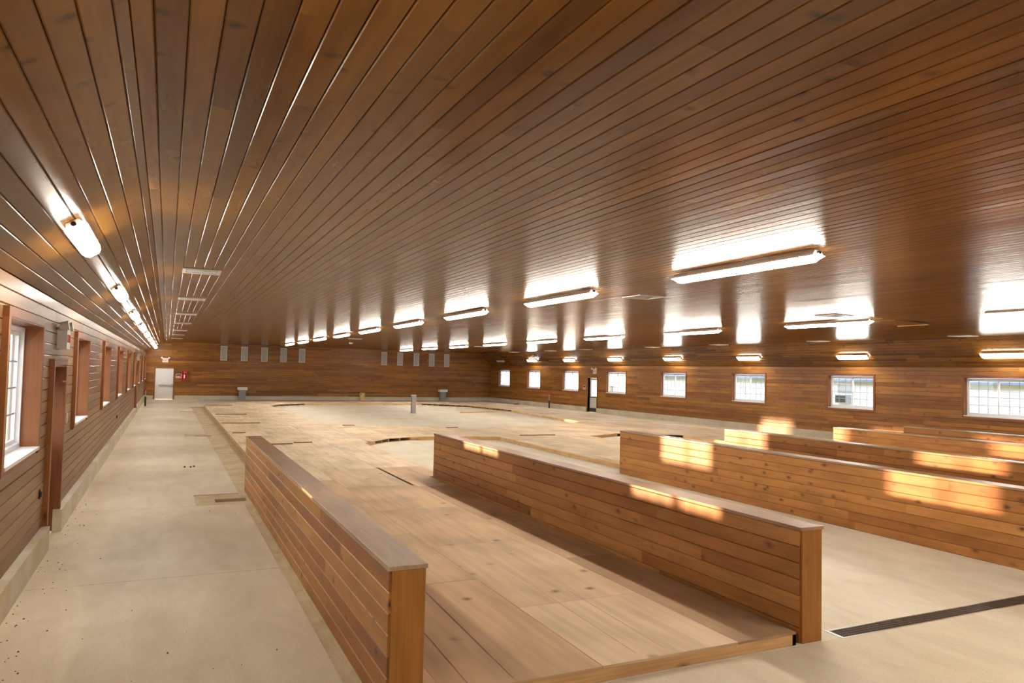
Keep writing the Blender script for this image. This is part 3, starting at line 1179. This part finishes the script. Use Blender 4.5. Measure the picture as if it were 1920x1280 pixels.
# ---------------------------------------------------------------- vents and grilles
def ceiling_vent(w, dpt, slots):
    e = empty('ceiling_vent')
    g = Geo()
    g.box(-w / 2, w / 2, -dpt / 2, -dpt / 2 + .05, -.014, 0)
    g.box(-w / 2, w / 2, dpt / 2 - .05, dpt / 2, -.014, 0)
    g.box(-w / 2, -w / 2 + .05, -dpt / 2 + .05, dpt / 2 - .05, -.014, 0)
    g.box(w / 2 - .05, w / 2, -dpt / 2 + .05, dpt / 2 - .05, -.014, 0)
    if slots:
        g.box(-w / 2 + .05, w / 2 - .05, -.04, .04, -.013, 0)
    g.obj('frame', 'white', e)
    Geo().box(-w / 2 + .05, w / 2 - .05, -dpt / 2 + .05, dpt / 2 - .05, -.003, 0).obj('backing', 'blackp' if slots else 'grille', e)
    n = 20 if slots else 6
    if slots:
        sm = Geo().box(-.006, .006, -dpt / 2 + .05, dpt / 2 - .05, -.012, -.003).mesh('slat', 'white')
        for k in range(1, n):
            s = link('slat', sm, e)
            s.location = (-w / 2 + .05 + (w - .1) * k / n, 0, 0)
    else:
        for k in range(1, n):
            q = (1 - k / n)
            Geo().box(-q * (w / 2 - .05), q * (w / 2 - .05), -.004 + q * (dpt / 2 - .05), .004 + q * (dpt / 2 - .05), -.012, -.003).obj('slat', 'white', e)
            Geo().box(-q * (w / 2 - .05), q * (w / 2 - .05), -.004 - q * (dpt / 2 - .05), .004 - q * (dpt / 2 - .05), -.012, -.003).obj('slat', 'white', e)
    return e


vp = ceiling_vent(.55, .60, True)
for i, y in enumerate([12.45, 17.72, 23.1, 28.3, 34.4, 39.4, 45.0]):
    o = vp if i == 0 else copy_tree(vp)
    o.location = (.43, y, zc(.43) - .001)
    tag(o, ORD[i] + ' white slotted vent in the ceiling row near the left slope', 'vent', 'slotted ceiling vents on the left')
for i, y in enumerate([14.05, 19.45, 24.8, 29.6, 35.9, 40.2, 45.5]):
    o = copy_tree(vp)
    o.location = (21.6, y, zc(21.6) - .001)
    tag(o, ORD[i] + ' pale slotted vent in the ceiling row near the right slope', 'vent', 'slotted ceiling vents on the right')
vq = ceiling_vent(.58, .58, False)
for i, (x, y, l) in enumerate([(7.93, 11.15, 'square white diffuser in the ceiling behind the nearest long light'), (8.15, 35.1, 'small distant square diffuser in the ceiling near the far wall'),
                               (13.42, 11.64, 'square diffuser in the ceiling right above a long light'), (15.95, 38.0, 'small distant square diffuser in the ceiling toward the right')]):
    o = vq if i == 0 else copy_tree(vq)
    o.location = (x, y, zc(x) - .001)
    tag(o, l, 'vent', 'square ceiling diffusers')
g = Geo().cyl((9.2, 40.6, zc(9.2)), (9.2, 40.6, zc(9.2) - .06), .11, 16, .08)
tag(g.obj('smoke_detector', 'white'), 'small round white smoke detector on the ceiling near the far wall', 'detector')
e = tag(empty('ceiling_hatch', (15.9, 11.95, zc(15.9))), 'wooden ceiling hatch hanging slightly open beside a long light', 'hatch')
g = Geo().bar((-.6, -.4, -.005), (1, 0, -.04), (0, 1, 0), (0, 0, -1), 1.2, .8, .02, rnd=.9)
g.obj('panel', 'ceil', e)
Geo().box(.54, .6, -.4, .4, -.06, -.05).obj('edge_trim', 'rim', e)


def wall_grille():
    e = empty('wall_grille')
    g = Geo()
    w_, h_ = .42, .97
    g.box(0, w_, -.03, 0, 0, .045)
    g.box(0, w_, -.03, 0, h_ - .045, h_)
    g.box(0, .045, -.03, 0, .045, h_ - .045)
    g.box(w_ - .045, w_, -.03, 0, .045, h_ - .045)
    g.obj('frame', 'white', e)
    Geo().box(.045, w_ - .045, -.008, 0, .045, h_ - .045).obj('backing', 'grille', e)
    sm = Geo().box(-.006, .006, -.022, -.008, .045, h_ - .045).mesh('louvre', 'white')
    for k in range(1, 9):
        s = link('louvre', sm, e)
        s.location = (.045 + .33 * k / 9, 0, 0)
    return e


gp = wall_grille()
for i, x in enumerate([3.18, 4.48, 5.78, 7.04, 8.29, 14.17, 15.37, 16.63, 17.84, 19.05]):
    o = gp if i == 0 else copy_tree(gp)
    o.location = (x, YF, 2.63 - .0035 * x)
    side = 'left cluster' if i < 5 else 'right cluster'
    tag(o, ORD[i % 5] + ' tall white framed grille in the ' + side + ' on the far wall', 'grille', 'tall grilles on the far wall')

# ---------------------------------------------------------------- things on the floor
for i, x in enumerate((4.62, 18.9)):
    e = tag(empty('vent_cabinet', (x, YF - .09, 0)), ['grey ribbed floor cabinet with white cap at the far wall, left one', 'grey ribbed floor cabinet with white cap at the far wall, right one'][i], 'cabinet', 'ribbed cabinets at the far wall')
    Geo().box(-.21, .21, -.34, 0, 0, .66).obj('body', 'grey', e)
    rm = Geo().box(-.012, .012, -.365, -.34, .02, .64).mesh('rib', 'grille')
    for k in range(7):
        r = link('rib', rm, e)
        r.location = (-.18 + .06 * k, 0, 0)
    Geo().box(-.31, .31, -.42, 0, .66, .86).obj('cap', 'white', e)
e = tag(empty('steel_post', (11.78, 37.0, 0)), 'short square white metal post standing in the far concrete opening', 'post')
Geo().box(-.11, .11, -.11, .11, 0, .93).obj('shaft', 'steel', e)
Geo().box(-.12, .12, -.12, .12, .93, .96).obj('cap', 'white', e)
Geo().box(-.15, .15, -.15, .15, 0, .02).obj('base_plate', 'steel', e)
e = tag(empty('wood_offcut', (12.8, YF - .12, 0)), 'upright tan plywood offcut leaning at the far wall', 'board')
Geo().bar((-.19, -.1, .0), (0, .12, 1), (1, 0, 0), (0, -1, .12), .55, .38, .02, rnd=.7).obj('panel', 'rim', e)
Geo().bar((-.12, -.104, .40), (0, .12, 1), (1, 0, 0), (0, -1, .12), .12, .05, .004, rnd=.2).obj('stain', 'batten', e)

def hydrant(loc, label):
    e = tag(empty('yard_hydrant', loc), label, 'hydrant', 'yard hydrants')
    Geo().cyl((0, 0, 0), (0, 0, .5), .05, 12).obj('base', 'blackp', e)
    Geo().cyl((0, 0, .5), (0, 0, .88), .03, 12).obj('pipe', 'steel', e)
    g = Geo().box(-.04, .04, -.05, .05, .86, .98)
    g.box(-.02, .02, -.22, .06, .96, 1.0)
    g.obj('handle', 'red', e)
    Geo().cyl((0, 0, .8), (-.12, 0, .74), .02, 10).obj('spout', 'red', e)


hydrant((22.5, 41.9, 0), 'thin yard hydrant with red handle standing near the right wall')
hydrant((-1.0, 44.0, 0), 'thin yard hydrant with red handle near the far left corner')

BAT = [(3.3, 42.6, 1.9, 1.4, 'thin strip standing in for a dark deck gap, farthest back on the left edge'), (1.99, 34.6, 3.29, 1, 'second thin strip standing in for a dark gap near the deck left edge'),
       (1.9, 29.25, 3.26, 1, 'third thin strip standing in for a dark gap near the deck left edge'), (2.67, 21.1, 3.25, 1, 'short strip standing in for a dark deck gap beyond the nearest partition'),
       (3.33, 21.45, 3.85, 1, 'second short strip standing in for a dark deck gap beyond the nearest partition'), (6.05, 27.6, 6.5, 1, 'short batten by the front edge of the large opening'),
       (9.6, 26.0, 10.05, 1, 'tiny batten near the middle of the large opening front edge'), (10.95, 22.42, 12.26, 1, 'long brown batten lying beyond the second open bay'),
       (1.95, 24.9, 2.35, 1, 'very short strip standing in for a dark gap beside the plywood offcut')]
for x0, y, x1, _, lab in BAT:  # strips on the left of the deck stand in for dark gaps
    a, b = min(x0, x1), max(x0, x1)
    g = Geo().bar((a, y, ZD + .028), (1, random.uniform(-.05, .05), 0), (0, 1, 0), (0, 0, 1), b - a, .05, .024)
    tag(g.obj('batten_gap_strip', 'batten'), lab, 'batten', 'battens lying on the deck')
g = Geo().bar((2.1, 25.2, ZD + .016), (1, 0, 0), (0, 1, 0), (0, 0, 1), .32, .5, .013, rnd=.8)
tag(g.obj('plywood_offcut', 'ply'), 'small rectangular plywood offcut lying on the left of the deck', 'board')
g = Geo().bar((21.25, 44.6, .12), (.55, .83, 0), (.83, -.55, 0), (0, 0, 1), 1.6, .12, .12, rnd=.2)
tag(g.obj('lumber_board', 'trim'), 'dark red board lying by the far right corner', 'board')
g = Geo().bar((14.5, 37.0, .05), (.97, .22, 0), (-.22, .97, 0), (0, 0, 1), 3.0, .14, .05, rnd=.95)
tag(g.obj('lumber_board', 'rim'), 'long pale board lying inside the right of the large opening', 'board')
g = Geo().bar((13.4, 27.0, .03), (.93, .37, 0), (-.37, .93, 0), (0, 0, 1), 2.6, .1, .03, rnd=.8)
tag(g.obj('lumber_board', 'rim'), 'pale board lying at the right front corner of the large opening', 'board')

# ---------------------------------------------------------------- outdoors
g = Geo().box(-140, 140, -90, 150, -.6, -.42)
tag(g.obj('ground_outside', 'grass'), 'dry grass ground around the building', 'ground', kind='structure')
nb = tag(empty('neighbour_building', (31, 38, -.4)), 'low white sided building with slate blue roof outside the right windows', 'building')
nb.location = (0, 0, 0)
Geo().box(31.03, 39, -2, 80, -.42, 2.3).obj('wall', 'siding', nb)
g = Geo()
for k in range(22):
    z = -.4 + k * .122
    g.add([(31.0, -2, z), (31.0, 80, z), (31.025, 80, z + .12), (31.025, -2, z + .12), (31.03, -2, z), (31.03, 80, z)],
          [[0, 1, 2, 3], [0, 4, 5, 1]], [[(0, 0)] * 4] * 2, .5)
o = g.obj('lap_siding', 'siding', nb)
o['kind'] = 'stuff'
g = Geo().loft([[(30.6, -3, 2.2), (30.6, -3, 2.3), (36, -3, 4.4), (36, -3, 4.3)], [(30.6, 81, 2.2), (30.6, 81, 2.3), (36, 81, 4.4), (36, 81, 4.3)]])
g.obj('roof', 'roof', nb)
for y, zz in ((26.15, 1.1), (47.7, 1.0)):
    g = Geo().box(30.96, 31.02, y - .55, y + .55, zz - .15, zz + 1.0)
    wn = g.obj('window', 'vinyl', nb)
    Geo().box(30.94, 30.965, y - .48, y + .48, zz + .5, zz + .93).obj('pane', 'grille', wn)
    g = Geo().box(30.62, 30.98, y - .35, y + .35, zz, zz + .42)
    a = g.obj('air_conditioner', 'grey', nb)
    Geo().box(30.60, 30.625, y - .3, y + .3, zz + .05, zz + .37).obj('vent_face', 'dark', a)
